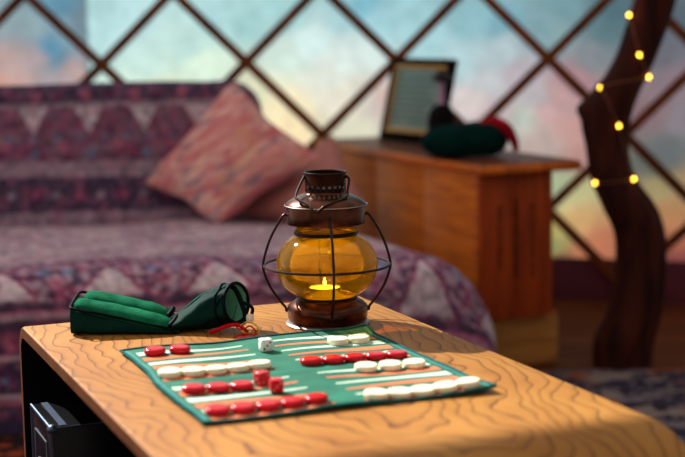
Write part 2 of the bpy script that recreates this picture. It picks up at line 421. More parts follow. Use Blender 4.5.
# seat: a profile from the back, over the rounded front and down, swept along the length, closing round the right end
def seat_prof(a, ins):   # a = arc length from the back of the seat
    L1 = .78 - SR - ins
    if a < L1: return (.78 - a, SH)
    q = a - L1; qa = SR * pi / 2
    if q < qa: t = q / SR; return (ins + SR - SR * sin(t), SH - SR + SR * cos(t))
    return (ins, SH - SR - (q - qa))
ER = .21
AT = .78 - SR + SR * pi / 2 + (SH - SR)
bm = B(); uvs = {}
def sf(u, v):
    # u: 0 left .. 1 right then wraps down the right end
    Lx = SL - ER; E = ER * pi / 2 + (SH - ER)
    tot = Lx + E; d = u * tot; a = v * AT; y, z = seat_prof(a, 0)
    ys = max(0, min(1, 1 - y / .22))
    if d < Lx: x = -SL + d; zz = z
    else:
        t = min((d - Lx) / ER, pi / 2); ex = d - Lx - ER * t
        x = -ER + ER * sin(t); zz = z - (ER * (1 - cos(t)) + ex) * (z / SH)
    f_ = fold(x, y, zz)
    cr_ = max(0, x + .25) / .25                                # the front right corner is pulled round
    y2 = y + (cr_ ** 3) * .10 * (1 - y / .8)
    return Vector((x - .20 * y * max(0, min(1, (x + .6) / .6)), y2 - f_ * (1 if z < SH - .01 else 0), max(0.0, zz + f_ * min(1, zz / .1))))
V = grid(bm, sf, 330, 190)
src = [[(-SL + i / 330 * (SL - ER + ER * pi / 2 + SH - ER), j / 190 * AT) for j in range(191)] for i in range(331)]
seat = obj('seat', bm, M_throw, sofa, angle=80)
ca = seat.data.color_attributes.new('Dye', 'FLOAT_COLOR', 'POINT'); i_ = 0
for i in range(331):
    for j in range(191):
        x, a = src[i][j]; ca.data[i_].color = (*weave(cover_seat(x, a * .98), x, a), 1); i_ += 1
bm = B(); box(bm, -SL + .02, -.25, .06, .76, .0, SH - .05, .02)
obj('mattress', bm, plain('mattress_ticking', col(60, 50, 60), .9), sofa)
BX0, BX1 = -SL, -.365
def bf(u, v):
    # over the front of the backrest and across its top, down behind
    a = v * .62; x = BX0 + u * (BX1 - BX0); rr = .035; H = .345
    tp = .035
    if a < H - rr: y, z = .755 + a * .22, SH - .01 + a
    else:
        t = min((a - H + rr) / rr, pi); y = .755 + (H - rr) * .22 + rr - rr * cos(t) * 1.; z = SH - .01 + H - rr + rr * sin(t); y += 0
        if (a - H + rr) / rr > pi: z -= (a - H + rr) - pi * rr
    ce = max(0, (x - BX1 + .09) / .09)
    z2 = z - (1 - sqrt(max(0, 1 - ce * ce))) * .085 * (1 if z > .45 else 0)
    f_ = fold(x, y, z)
    return Vector((x, y - f_ * .6, z2 + f_ * .5))
grid(bm := B(), bf, 300, 100)
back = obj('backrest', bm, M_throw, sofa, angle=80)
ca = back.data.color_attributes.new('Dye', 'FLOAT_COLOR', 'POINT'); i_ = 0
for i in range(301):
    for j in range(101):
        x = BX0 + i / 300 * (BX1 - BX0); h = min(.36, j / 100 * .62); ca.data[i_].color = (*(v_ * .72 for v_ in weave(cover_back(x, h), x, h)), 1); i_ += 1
bm = B(); grid(bm, lambda u, v: Vector((BX1 - .004, .76 + v * .06 + .22 * .3 * u * 1.1, SH - .02 + u * .27)), 4, 4)
bmesh.ops.solidify(bm, geom=bm.faces[:], thickness=.012)
o = obj('side_panel', bm, plain('navy_side', col(50, 40, 62), .9), sofa)

# cushions
def cushion(name, T, Rt, Bt, L, bulge, m, label, fl=None):
    P = [Vector(p) for p in (T, Rt, Bt, L)]; ctr = sum(P, Vector()) / 4
    nrm = (P[0] - P[2]).cross(P[1] - P[3]).normalized()
    if nrm.y > 0: nrm = -nrm
    o = B(); n = 36
    def pt(u, v, sd):
        a = P[0].lerp(P[1], u); b = P[3].lerp(P[2], u); p = a.lerp(b, v)
        e = (1 - (2 * u - 1) ** 2) * (1 - (2 * v - 1) ** 2); pin = .045 * ((abs(2 * u - 1) * (1 - (2 * v - 1) ** 2)) ** 3 + (abs(2 * v - 1) * (1 - (2 * u - 1) ** 2)) ** 3)
        p = p + (ctr - p) * pin * 2.2
        wr = noise.noise(Vector((u * 5, v * 5, sd + 2))) * .012 * e ** .5
        return p + nrm * sd * (bulge * e ** .55 + wr) - ctr
    for sd in (1, -1): grid(o, lambda u, v: pt(u, v, sd), n, n)
    bmesh.ops.remove_doubles(o, verts=o.verts, dist=.0004)
    ob = obj(name, o, m, None, angle=85); ob.location = ctr
    tag(ob, label, 'cushion'); return ob
k = NT('ikat_cushion'); v = k.mapping(k.obj(), (1, 1, 1), (0, radians(28), 0))
zg = k.noise(k.mapping(v, (7, 7, 26)), 1.6, 4, .6, .8); z2 = k.noise(k.mapping(v, (9, 9, 34), loc=(3, 1, 2)), 1.6, 3, .6, .6)
c = k.mix(k.ramp(zg, [(.35, (0, 0, 0)), (.6, (1, 1, 1))]), col(226, 180, 172), col(196, 106, 118))
c = k.mix(k.ramp(z2, [(.55, (0, 0, 0)), (.66, (.85, .85, .85))]), c, col(120, 112, 136))
c = k.mix(k.ramp(k.noise(k.mapping(v, (8, 8, 12), loc=(9, 4, 2)), 1.3, 2), [(.58, (0, 0, 0)), (.7, (.6, .6, .6))]), c, col(206, 146, 116))
M_ikat = k.pbr(c, .95, 0, k.bump(k.noise(v, 40), .25, .004), .1)
cushion('cushion', (-.268, 3.735, .642), (-.050, 3.53, .462), (-.295, 3.455, .313), (-.478, 3.595, .405), .065, M_ikat, 'large pink patterned cushion propped on its corner against the sofa back')
k = NT('dusty_pink'); M_dp = k.pbr(k.mix(k.noise(k.obj(), 30), col(190, 120, 112), col(160, 96, 98)), .95)
cushion('cushion', (-.02, 3.76, .50), (.06, 3.50, .345), (-.03, 3.42, .315), (-.27, 3.62, .32), .05, M_dp, 'plainer dusty pink cushion lying low behind the propped patterned one')

# ------------------------------------------------------------------ wooden chest on a block
YC = .42; CF = (.300, 3.225, 0)
M_pine = wood('pine_boards', col(226, 124, 38), col(156, 74, 22), (3, 3, 34), .5)
M_pineR = wood('red_stained_pine', col(178, 72, 24), col(118, 42, 14), (26, 26, 3), .5)
M_lid = wood('lit_lid_wood', col(230, 120, 40), col(146, 66, 22), (30, 3, 10), .4)  # bright orange puts the sun grazing the lid's edge into the colour
M_lid2 = wood('lid_top_wood', col(120, 62, 36), col(84, 42, 26), (30, 3, 10), .42)
blk = thing('wooden_block', 'pale rough timber block under the front of the wooden chest', 'block', (.268, 3.262, 0), .33)
bm = B(); box(bm, 0, .235, 0, .09, 0, .118, .006); obj('block', bm, wood('block_wood', col(206, 142, 76), col(150, 96, 48), (4, 30, 30), .7), blk)
bm = B(); box(bm, .01, .22, .56, .65, 0, .118, .006); obj('block', bm, bpy.data.materials['block_wood'], blk)['label'] = 'rear timber bearer under the chest'
ch = thing('chest', 'tall narrow wooden chest with stencilled red end and overhanging lid', 'chest', CF, YC)
Zb, Zt = .121, .447; Wd = .185; Ln = .78
bm = B()
for i in range(3):
    box(bm, 0, .014, .012 + i * .256, .012 + (i + 1) * .256 - .0015, Zb, Zt, .0015)
obj('side_panel', bm, M_pine, ch)['label'] = 'light pine side boards with nail heads'
bm = B(); box(bm, Wd - .014, Wd, .012, Ln, Zb, Zt, .0015); obj('side_panel', bm, M_pine, ch)
bm = B(); box(bm, 0, Wd * .5 - .0008, -.002, .012, Zb, Zt, .0015); box(bm, Wd * .5 + .0008, Wd, -.002, .012, Zb, Zt, .0015)
obj('end_panel', bm, M_pineR, ch)['label'] = 'reddish end panel with faded dark stencilling'
bm = B(); box(bm, .014, Wd - .014, Ln - .014, Ln, Zb, Zt, .001); obj('back_panel', bm, M_pine, ch)
bm = B(); box(bm, .014, Wd - .014, .012, Ln - .014, Zb, Zb + .012, .001); obj('bottom_panel', bm, M_pine, ch)
ld = B(); box(ld, -.012, Wd + .062, -.03, Ln + .10, Zt, Zt + .020, .007, 3); obj('lid', ld, M_lid, ch)
ld = B(); box(ld, -.006, Wd + .056, -.024, Ln + .094, Zt + .0195, Zt + .0215, .001, 1); obj('lid_top', ld, M_lid2, ch)['label'] = 'darker top surface of the lid'
for y, z in [(.018, q) for q in (.15, .19, .27, .31, .35, .42)] + [(.14, .18), (.14, .40)]:
    bm = B(); bmesh.ops.create_icosphere(bm, subdivisions=1, radius=.0032, matrix=Matrix.Translation((-.0005, y, z))); obj('nail_head', bm, M_black, ch)
rs = random.Random(3); M_sten = plain('faded_stencil', col(52, 18, 10), .9)
for cx_, z0_, z1_ in ((.052, .235, .37), (.093, .215, .39), (.135, .21, .375)):       # faded upright stencil strokes
    z = z0_; bm = B(); box(bm, cx_ - .006, cx_ - .0035, -.0026, -.0018, z0_, z1_)
    while z < z1_:
        h = rs.uniform(.006, .012); w_ = rs.uniform(.010, .017)
        box(bm, cx_ - w_ / 2, cx_ + w_ / 2, -.0028, -.0018, z, z + h * .45); 
        if rs.random() < .6: box(bm, cx_ - w_ / 2, cx_ - w_ / 2 + .003, -.0028, -.0018, z, z + h)
        z += h + .004
    obj('stencil', bm, M_sten, ch, False)

# things on the chest
LZ = Zt + .0217
fr0 = Vector((.098, 3.93, LZ + .0034)); fd = Vector((.50, -.866, 0)).normalized(); YF = atan2(fd.y, fd.x)
pf = thing('picture_frame', 'dark framed notice with gold inner border leaning on the chest lid', 'picture frame', fr0, YF)
FWd, FH, tl = .285, .220, radians(13)
M_fd = wood('dark_frame', col(26, 14, 14), col(18, 10, 10), (10, 10, 10), .7, 9, .02); 
def leanbox(x0, x1, y0, y1, z0, z1, bev=.001):
    bm = B(); box(bm, x0, x1, y0, y1, z0, z1, bev); bmesh.ops.transform(bm, matrix=Matrix.Rotation(-tl, 4, 'X'), verts=bm.verts); return bm
fb = .026
bm = leanbox(0, FWd, 0, .014, 0, fb); 
for a in ((0, FWd, 0, .014, FH - fb * .7, FH), (0, fb, 0, .014, fb, FH - fb * .7), (FWd - fb, FWd, 0, .014, fb, FH - fb * .7)):
    t_ = leanbox(*a); me_ = bpy.data.meshes.new('t'); t_.to_mesh(me_); t_.free(); bm.from_mesh(me_)
obj('frame', bm, M_fd, pf)
M_gold = plain('gold_trim', col(196, 150, 86), .45, .2)
bm = leanbox(fb, FWd - fb, -.002, .006, fb, fb + .010)
for a in ((fb, FWd - fb, -.002, .006, FH - fb * .7 - .008, FH - fb * .7), (fb, fb + .006, -.002, .006, fb + .010, FH - fb * .7 - .008), (FWd - fb - .006, FWd - fb, -.002, .006, fb + .010, FH - fb * .7 - .008)):
    t_ = leanbox(*a); me_ = bpy.data.meshes.new('t'); t_.to_mesh(me_); t_.free(); bm.from_mesh(me_)
obj('gold_border', bm, M_gold, pf)
k = NT('notice_sheet'); v = k.obj()
M_sheet = k.pbr(k.mix(k.noise(v, 10), col(104, 128, 130), col(124, 146, 144)), .35)
obj('sheet', leanbox(fb, FWd - fb, .004, .010, fb, FH - fb * .7), M_sheet, pf)
bm = B()
for i in range(8):
    z = .056 + i * .016
    t_ = leanbox(fb + .022, FWd - fb - .03 - .02 * (i % 3), .0030, .0038, z, z + .004, 0); me_ = bpy.data.meshes.new('t'); t_.to_mesh(me_); t_.free(); bm.from_mesh(me_)
obj('faded_lines', bm, plain('faded_ink', col(62, 84, 86), .6), pf, False)
bm = B(); tube(bm, [(FWd / 2, .014 + .16 * sin(tl) * 1, .16 * cos(tl)), (FWd / 2, .075, .002)], .004); obj('easel_leg', bm, M_fd, pf)

vs = thing('bud_vase', 'dark round vase with a slim lilac neck beside the picture frame', 'vase', (.240, 3.535, LZ))
bm = B(); lathe(bm, [(0, 0), (.022, 0), (.030, .015), (.034, .045), (.034, .075), (.031, .095), (.022, .110), (.010, .117), (0, .118)], 32)
obj('vase_body', bm, plain('black_glaze', col(14, 8, 14), .6, 0, .1, 60, 0, .05), vs)
bm = B(); lathe(bm, [(.010, .115), (.008, .122), (.0065, .135), (.0070, .158), (.0085, .170), (0, .170)], 20); obj('vase_neck', bm, plain('lilac_glass', col(170, 130, 172), .25), vs)['label'] = 'slim pale lilac neck'
bm = B(); lathe(bm, [(.008, .168), (.022, .174), (.028, .180), (.014, .188), (.007, .198), (0, .200)], 24); obj('stopper', bm, plain('dark_cap', col(34, 22, 26), .5), vs)

def loftblob(bm, fn, nu=28, nv=20):
    bmv = grid(bm, fn, nu, nv, True)
hat = thing('folded_cap', 'dark green soft cap lying on the chest lid in front of the vase', 'cap', (.283, 3.415, LZ), radians(12))
def hf(u, v):
    a = 2 * pi * u; t = -1 + 2 * v; r = sqrt(max(0, 1 - t * t)) ** .45
    x = .104 * r * cos(a); y = .066 * r * sin(a); z = .040 + t * .039 + .008 * noise.noise(Vector((cos(a) * 1.5, sin(a) * 1.5, t))) * r
    z += .010 * (x / .1) * (1 if t > 0 else 0); return Vector((x, y, max(0, z)))
bm = B(); grid(bm, hf, 40, 20, True); bmesh.ops.remove_doubles(bm, verts=bm.verts, dist=.0003)
obj('cap_body', bm, fabric('forest_green_wool', col(5, 34, 34), col(9, 44, 42), 200, .9), hat)
bm = B(); tube(bm, curve([(.030, -.02, .074), (.062, -.028, .082), (.088, -.036, .068), (.104, -.040, .042), (.112, -.042, .014)], 6), [.008 + .006 * sin(i / 24 * pi) for i in range(25)], 10, flat=.8)
obj('red_lining', bm, fabric('red_felt', col(170, 22, 40), col(120, 14, 30), 200), hat)['label'] = 'red lining turned out at the right end'

# ------------------------------------------------------------------ twisted tree trunk post with fairy lights
TR = [(.63, -.0, .066), (.636, .06, .069), (.660, .133, .062), (.669, .218, .058), (.666, .30, .058), (.643, .361, .061), (.606, .428, .051), (.592, .493, .047), (.588, .555, .054), (.603, .609, .056), (.632, .655, .049), (.654, .70, .046), (.675, .76, .046), (.693, .82, .046), (.72, .95, .05), (.70, 1.2, .055), (.66, 1.5, .05), (.64, 1.9, .055), (.66, ZT, .05)]
k = NT('dark_bark'); v = k.obj()
n1 = k.noise(k.mapping(v, (22, 22, 3.5)), 1.5, 5, .6, .5)
M_bark = k.pbr(k.mix(k.ramp(n1, [(.35, (0, 0, 0)), (.7, (1, 1, 1))]), col(34, 12, 11), col(78, 32, 24)), .7, 0, k.bump(n1, .8, .008), .1)
bm = B(); cz = curve([(x, 3.3, z) for x, z, r in TR], 6)
rad = curve([(r, 0, 0) for x, z, r in TR], 6)
nn = len(cz)
def tf(u, v):
    i = min(nn - 1, int(round(v * (nn - 1)))); c_ = cz[i]; r = rad[i].x; a = 2 * pi * u
    gr = 1 - .20 * exp(-((((a - (4.9 + .8 * sin(c_.z * 5))) + pi) % (2 * pi) - pi) / .22) ** 2) * (1 if c_.z < .42 else .25)
    rr = r * gr * (1 + .06 * noise.noise(Vector((cos(a) * 1.5, sin(a) * 1.5, c_.z * 5))))
    knob = .016 * exp(-((c_.z - .585) / .02) ** 2) * max(0, -cos(a)) ** 3
    return Vector((c_.x + (rr + knob) * cos(a), c_.y + rr * .85 * sin(a), c_.z))
grid(bm, tf, 48, nn - 1, True)
bm.normal_update()
trunk = obj('tree_trunk', bm, M_bark, angle=80); tag(trunk, 'twisted dark brown tree trunk used as a post, wound with fairy lights', 'tree trunk')
def trunk_front(x, z):      # y on the near face of the trunk
    i = min(range(nn), key=lambda q: abs(cz[q].z - z)); c_ = cz[i]; r = rad[i].x; q = max(-.94, min(.94, (x - c_.x) / r))
    return c_.y - r * .85 * sqrt(1 - q * q) - .008
fl = thing('fairy_lights', 'string of small warm yellow fairy lights wound around the tree trunk', 'fairy lights', (.6, 3.23, .4))
o0 = Vector(fl.location)
k = NT('warm_bulb'); M_bulb = k.surf(k.n('Emission', {0: (1, .56, .05, 1), 1: 10.}).outputs[0])
LP = [(629, 15), (639.5, 55), (649, 77), (600, 88), (619, 126), (634, 179), (595, 183)]
W3 = []
for px, py in LP:
    p = aty(px, py, 3.24); p = aty(px, py, trunk_front(p.x, p.z)); W3.append(p)
for p in W3:
    bm = B(); bmesh.ops.create_uvsphere(bm, u_segments=10, v_segments=8, radius=.0040, matrix=Matrix.Translation(p - o0) @ Matrix.Diagonal((.85, .85, 1.15, 1)))
    obj('bulb', bm, M_bulb, fl)
path = []
def mid(a, b, s=.004): return (a + b) / 2 + Vector((0, -s, 0))
seq = [W3[0] + Vector((.012, .0, .10)), W3[0], W3[1], W3[2], W3[3] + Vector((.03, -.012, .012)), W3[3], W3[4], W3[5], W3[6]]
pp = []
for a, b in zip(seq, seq[1:]):
    for i in range(8):
        q = a.lerp(b, i / 8); q.y = trunk_front(q.x, q.z) + .004; pp.append(q - o0)
pp.append(W3[6] - o0)
bm = B(); tube(bm, pp, .0010, 6); obj('wire', bm, plain('copper_wire', col(150, 90, 70), .4, .6), fl)

# ------------------------------------------------------------------ bent-ply coffee table
AX, AY, YT = -.3915, 1.7774, .3875
M_ply1, M_ply2 = wood('pale_ply', col(136, 82, 44), col(106, 60, 32), (20, 20, 20)), wood('dark_ply', col(58, 28, 18), col(40, 20, 14), (20, 20, 20))
M_top, M_in = wood_top(), plain('shade_black', (.003, .003, .003, 1), .8, 0, .1, 60, 0, .1)
tb = thing('coffee_table', 'low bent plywood coffee table with wavy oak grain top', 'table', (AX, AY, 0), YT)
TW, TH, TK, RAD = .448, .42, .0135, .034
Y1, Y0 = .031, -.79
R2 = .11
def loop(off):
    r = RAD - off; pts = [(Y1 - off, .0088)]
    n = 10
    for i in range(14): pts.append((Y1 - off, .0088 + (TH - RAD - .0088) * (i + 1) / 14))
    for i in range(1, n + 1):
        a = pi / 2 * i / n; pts.append((Y1 - RAD + r * cos(a), TH - RAD + r * sin(a)))
    for i in range(1, 30): pts.append((Y1 - RAD + (Y0 + R2 - Y1 + RAD) * i / 30, TH - off))
    r2 = R2 - off
    for i in range(n + 1):
        a = pi / 2 + pi / 2 * i / n; pts.append((Y0 + R2 + r2 * cos(a), TH - R2 + r2 * sin(a)))
    for i in range(14): pts.append((Y0 + off, .0088 + (TH - R2 - .0088) * (13 - i) / 14))
    return pts
LO, LI = loop(0), loop(TK)
def strip(bm, A_, xa, B_, xb):
    a = [bm.verts.new((xa, y, z)) for y, z in A_]; b = [bm.verts.new((xb, y, z)) for y, z in B_]
    for i in range(len(a) - 1): bm.faces.new((a[i], a[i + 1], b[i + 1], b[i]))
    return a, b
bm = B(); BE = .0025
a_in = [(y, z) for y, z in loop(.0015)]
strip(bm, LO, .0035, LO, TW - .0035); strip(bm, a_in, .0005, LO, .0035); strip(bm, LO, TW - .0035, a_in, TW - .0005)
bmesh.ops.remove_doubles(bm, verts=bm.verts, dist=.00005)
obj('veneer', bm, M_top, tb, angle=70)
for xx, lb in ((.0, 'left'), (TW, 'right')):
    bm = B(); nl = 7; offs = [.0015 + (TK - .0015) * q / nl for q in range(nl + 1)]
    for q in range(nl):
        nf = len(bm.faces); ins = (.0005 if q == 0 else 0) * (1 if xx == 0 else -1)
        strip(bm, loop(offs[q]), xx + ins, loop(offs[q + 1]), xx)
        bm.faces.ensure_lookup_table()
        for f in bm.faces[nf:]: f.material_index = q % 2
    bmesh.ops.remove_doubles(bm, verts=bm.verts, dist=.00005)
    me_o = obj('ply_edge', bm, [M_ply1, M_ply2], tb)
    me_o['label'] = 'layered plywood edge strip'
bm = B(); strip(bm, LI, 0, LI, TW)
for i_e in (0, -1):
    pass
obj('lining', bm, M_in, tb)['label'] = 'inner wood face coloured black as shade'  # black colour stands in for shade on the inner wood, no real lining

# black case under the table
cs = thing('hard_case', 'black hard case with silver edging standing under the table', 'case', (AX, AY, .009), YT)
M_case = plain('black_case', (.003, .0033, .005, 1), .2, 0, .2, 200, 0, .25)
M_sil = plain('worn_silver', col(90, 104, 130), .4, .9, .2, 90)
BZ = .322
bm = B(); box(bm, .000, .33, -.150, -.030, 0, BZ, .004); obj('shell', bm, M_case, cs)
bm = B(); tube(bm, [(.001, -.149, .004), (.001, -.149, BZ - .001)], .0016, 8); tube(bm, [(.001, -.031, .004), (.001, -.031, BZ - .001)], .0016, 8)
tube(bm, [(.001, -.149, BZ - .001), (.001, -.031, BZ - .001)], .0016, 8)
tube(bm, [(.001, -.149, BZ - .001), (.329, -.149, BZ - .001)], .0007, 8); obj('edging', bm, M_sil, cs)
bm = B(); box(bm, .012, .020, -.146, -.034, BZ - .0004, BZ + .0008); obj('sheen_strip', bm, M_sil, cs)  # silver strip paints the sunlit sheen along the case top
bm = B(); bmesh.ops.create_uvsphere(bm, u_segments=12, v_segments=8, radius=.006, matrix=Matrix.Translation((.003, -.147, BZ - .003))); obj('corner_cap', bm, M_sil, cs)
bm = B()
box(bm, -.0012, -.0002, -.128, -.1265, .20, .30); box(bm, -.0012, -.0002, -.06, -.0585, .20, .30); box(bm, -.0012, -.0002, -.128, -.0585, .20, .2015); box(bm, -.0012, -.0002, -.128, -.0585, .2985, .30)
for i in range(3): box(bm, -.0012, -.0002, -.115, -.075, .225 + .02 * i, .229 + .02 * i)
obj('label_plate', bm, plain('grey_print', col(84, 90, 104), .5), cs, False)['label'] = 'thin grey lines printed on the end'

# ------------------------------------------------------------------ backgammon mat
TZ = TH + .0004
MX, MY, YM = -.2478, 1.6142, .367
MW, MD = .293, .326
mat = thing('backgammon_mat', 'green cloth backgammon mat with white and orange points', 'game mat', (MX, MY, TZ), YM)
def mh(u, v):
    h = .0034 + .0013 * sin(u * 38 + v * 9) * sin(v * 31 + 1) ** 2 + .0013 * noise.noise(Vector((u * 14, v * 14, 0)))
    h += .0012 * exp(-((v - .178) / .006) ** 2)                    # fold across the middle
    d = (u - MW) + (v - MD); h += .0015 * max(0, 1 + d / .05) ** 2  # lifted near right corner
    h += .004 * exp(-((u - MW) ** 2 + v ** 2) / .0004)
    return h
def edge(u, v):     # slightly uneven cloth edges
    uu = u + .0025 * sin(v * 24) * (1 - u / MW) - .003 * sin(v * 15) * (u / MW); vv = v + .002 * sin(u * 26)
    return uu, vv
def mp(u, v, dz=0.): a, b = edge(u, v); return Vector((a, -b, mh(u, v) + dz))
bm = B(); nU, nV = 70, 78
top = grid(bm, lambda a, b: mp(a * MW, b * MD), nU, nV); bot = grid(bm, lambda a, b: mp(a * MW, b * MD, -.0018), nU, nV)
ring = [(i, 0) for i in range(nU)] + [(nU, j) for j in range(nV)] + [(i, nV) for i in range(nU, 0, -1)] + [(0, j) for j in range(nV, 0, -1)]
for (a, b), (c_, d) in zip(ring, ring[1:] + ring[:1]): bm.faces.new((top[a][b], top[c_][d], bot[c_][d], bot[a][b]))
M_mat = fabric('teal_green_cloth', col(0, 82, 66), col(8, 116, 94), 260, .8, .3, .3)
obj('cloth', bm, M_mat, mat, angle=60)
pts_ = [mp(MW * i / 60, 0, .0002) for i in range(61)] + [mp(MW, MD * i / 60, .0002) for i in range(1, 61)] + [mp(MW * (60 - i) / 60, MD, .0002) for i in range(1, 61)] + [mp(0, MD * (60 - i) / 60, .0002) for i in range(1, 60)]
bm = B(); tube(bm, pts_, .0017, 8, True); obj('binding', bm, fabric('dark_teal_binding', col(20, 78, 82), col(30, 96, 98), 300, .7), mat)['label'] = 'dark teal bound edge'
bm = B()
def bar(bm, u0, v0, u1, v1, hw):
    n = 40; V0 = []
    du, dv = v1 - v0, -(u1 - u0); L = sqrt(du * du + dv * dv); du, dv = du / L * hw, dv / L * hw
    for i in range(n + 1):
        t = i / n; u, v = u0 + (u1 - u0) * t, v0 + (v1 - v0) * t
        V0.append((bm.verts.new(mp(u + du, v + dv, .0003)), bm.verts.new(mp(u - du, v - dv, .0003))))
    for a, b in zip(V0, V0[1:]): bm.faces.new((a[0], a[1], b[1], b[0]))
bar(bm, .003, .004, .003, MD - .004, .0035)
bar(bm, MW - .003, .004, MW - .003, MD - .004, .0025)
obj('border_strip', bm, fabric('pale_teal_binding', col(66, 126, 122), col(84, 144, 138), 260, .8), mat)
M_wp = fabric('white_applique', col(206, 226, 212), col(180, 212, 196), 300, .85); M_op = fabric('orange_applique', col(224, 122, 86), col(206, 130, 100), 300, .85)
rows_v = [.030 + .0245 * i for i in range(6)] + [.197 + .0238 * i for i in range(6)]
for i, v0 in enumerate(rows_v):
    for side in (0, 1):
        bm = B(); n = 30; ua, ub = (.010, .131) if side == 0 else (MW - .010, .162)
        prev = None
        for j in range(n + 1):
            t = j / n; u = ua + (ub - ua) * t; hw = .0058 * (1 - t) + .0022; vc = v0 + .0012 * sin(t * 5 + i)
            q = (bm.verts.new(mp(u, vc - hw, .00035)), bm.verts.new(mp(u, vc + hw, .00035)))
            if prev: bm.faces.new((prev[0], q[0], q[1], prev[1]))
            prev = q
        obj('point', bm, M_op if i % 2 else M_wp, mat)['label'] = 'orange board point' if i % 2 else 'white board point'

# checkers
def gloss(name, c, c2, rough, sss=0., ssc=None):
    k = NT(name); cc = k.mix(k.noise(k.obj(), 90), c, c2)
    return k.pbr(cc, rough, 0, None, .28, **({'Subsurface Weight': sss, 'Subsurface Radius': (1, .8, .4), 'Subsurface Scale': .004} if sss else {}))
M_red = gloss('red_plastic', (.60, .004, .020, 1), (.50, .003, .016, 1), .16)
M_white = gloss('ivory_plastic', (.95, .90, .72, 1), (.93, .86, .64, 1), .3)
bm = B(); pr_w = [(0, .0062), (.0090, .0062), (.0096, .0065), (.0106, .0066), (.0115, .0062), (.0120, .0053), (.0121, .0035), (.0120, .0014), (.0114, .0003), (.0104, 0), (0, 0)]
lathe(bm, pr_w, 40); me_w = obj('checker', bm, M_white, None, angle=80)
bm = B(); pr_r = [(0, .0070), (.0070, .0071), (.0090, .0071), (.0106, .0066), (.0117, .0053), (.0121, .0036), (.0118, .0017), (.0108, .0004), (.0096, 0), (0, 0)]
lathe(bm, pr_r, 40); me_r = obj('checker', bm, M_red, None, angle=80)
def mloc(u, v, dz=0.):
    q = mp(u, v, dz); c_, s_ = cos(YM), sin(YM); return Vector((MX + q.x * c_ - q.y * s_, MY + q.x * s_ + q.y * c_, TZ + q.z))
used = {'w': 0, 'r': 0}
ORD = ['leftmost', 'second from the left', 'middle', 'fourth from the left', 'rightmost']
def row(kind, us, vs_, where, group, names):
    for (u, v, nm) in zip(us, vs_, names):
        src_ = me_w if kind == 'w' else me_r
        o = src_ if not used[kind] else src_.copy()
        if used[kind]: C.objects.link(o)
        used[kind] = 1
        o.location = mloc(u, v, .0006)
        # follow the cloth's slope
        gx = (mh(u + .008, v) - mh(u - .008, v)) / .016; gy = -(mh(u, v + .008) - mh(u, v - .008)) / .016
        nrm = Vector((-gx, -gy, 1)).normalized(); nrm.rotate(Matrix.Rotation(YM, 3, 'Z'))
        o.rotation_mode = 'QUATERNION'; o.rotation_quaternion = nrm.to_track_quat('Z', 'Y')
        tag(o, '%s %s checker %s' % (nm, 'ivory white' if kind == 'w' else 'glossy red', where), 'checker', group)
row('r', (.0275, .0555), (.0372, .0368), 'of the pair at the far left corner of the mat', 'red checkers on the far left point', ['left', 'right'])
row('w', (.0195, .0436, .0677, .0918, .1160), (.1415, .143, .1442, .1450, .1445), 'of the five in the left white row', 'white checkers in the left row', ORD)
row('r', (.0250, .0491, .0732), (.2165, .2175, .2180), 'of the three in the red row beside the red dice', 'red checkers beside the dice', ['leftmost', 'middle', 'rightmost'])
row('r', (.0200, .0441, .0682, .0923, .1165), (.3015, .3025, .303, .3037, .304), 'of the five in the near left row', 'red checkers in the near left row', ORD)
row('w', (.2330, .2580), (.069, .0695), 'of the pair beside the lantern base', 'white checkers beside the lantern', ['left', 'right'])
row('r', (.1710, .1945, .2180, .2415, .2650), (.1535, .157, .1590, .1600, .1605), 'of the five in the right red row', 'red checkers in the right row', ORD)
row('w', (.2125, .2385, .2640), (.2025, .2040, .2055), 'of the three just in front of the right red row', 'white checkers in the middle right row', ['leftmost', 'middle', 'rightmost'])
row('w', (.1755, .1996, .2237, .2479, .2720), (.3120, .3120, .3118, .3110, .3100), 'of the five in the near right row', 'white checkers in the near right row', ORD)

# dice
def die(s, body, pipm, u, v, rz, label, faces, hop=0.):
    bm = B(); box(bm, -s / 2, s / 2, -s / 2, s / 2, 0, s, s * .16, 3)
    PP = {1: [(0, 0)], 2: [(-1, -1), (1, 1)], 3: [(-1, -1), (0, 0), (1, 1)], 4: [(-1, -1), (1, 1), (-1, 1), (1, -1)], 5: [(-1, -1), (1, 1), (-1, 1), (1, -1), (0, 0)], 6: [(-1, -1), (1, 1), (-1, 1), (1, -1), (-1, 0), (1, 0)]}
    axes = [(Vector((0, 0, 1)), Vector((1, 0, 0)), Vector((0, 1, 0))), (Vector((0, -1, 0)), Vector((1, 0, 0)), Vector((0, 0, 1))), (Vector((-1, 0, 0)), Vector((0, 1, 0)), Vector((0, 0, 1))), (Vector((1, 0, 0)), Vector((0, 1, 0)), Vector((0, 0, 1))), (Vector((0, 1, 0)), Vector((1, 0, 0)), Vector((0, 0, 1)))]
    for (n, a, b), k_ in zip(axes, faces):
        for i, j in PP[k_]:
            p = Vector((0, 0, s / 2)) + n * (s / 2 + .00005) + a * i * s * .25 + b * j * s * .25
            r = bmesh.ops.create_circle(bm, cap_ends=True, segments=12, radius=s * .085, matrix=Matrix.Translation(p) @ n.to_track_quat('Z', 'Y').to_matrix().to_4x4())
            for f in {f for q in r['verts'] for f in q.link_faces}: f.material_index = 1
    o = obj('die', bm, None, None, angle=50); o.data.materials.append(body); o.data.materials.append(pipm)
    o.location = mloc(u, v, .0006 + hop); o.rotation_euler = (0, 0, rz); tag(o, label, 'die', None)
M_pip = plain('black_pips', (.01, .01, .012, 1), .5); M_pipw = plain('white_pips', col(230, 150, 150), .5)
M_dw = gloss('white_die', col(236, 238, 240), col(226, 228, 232), .25, .1)
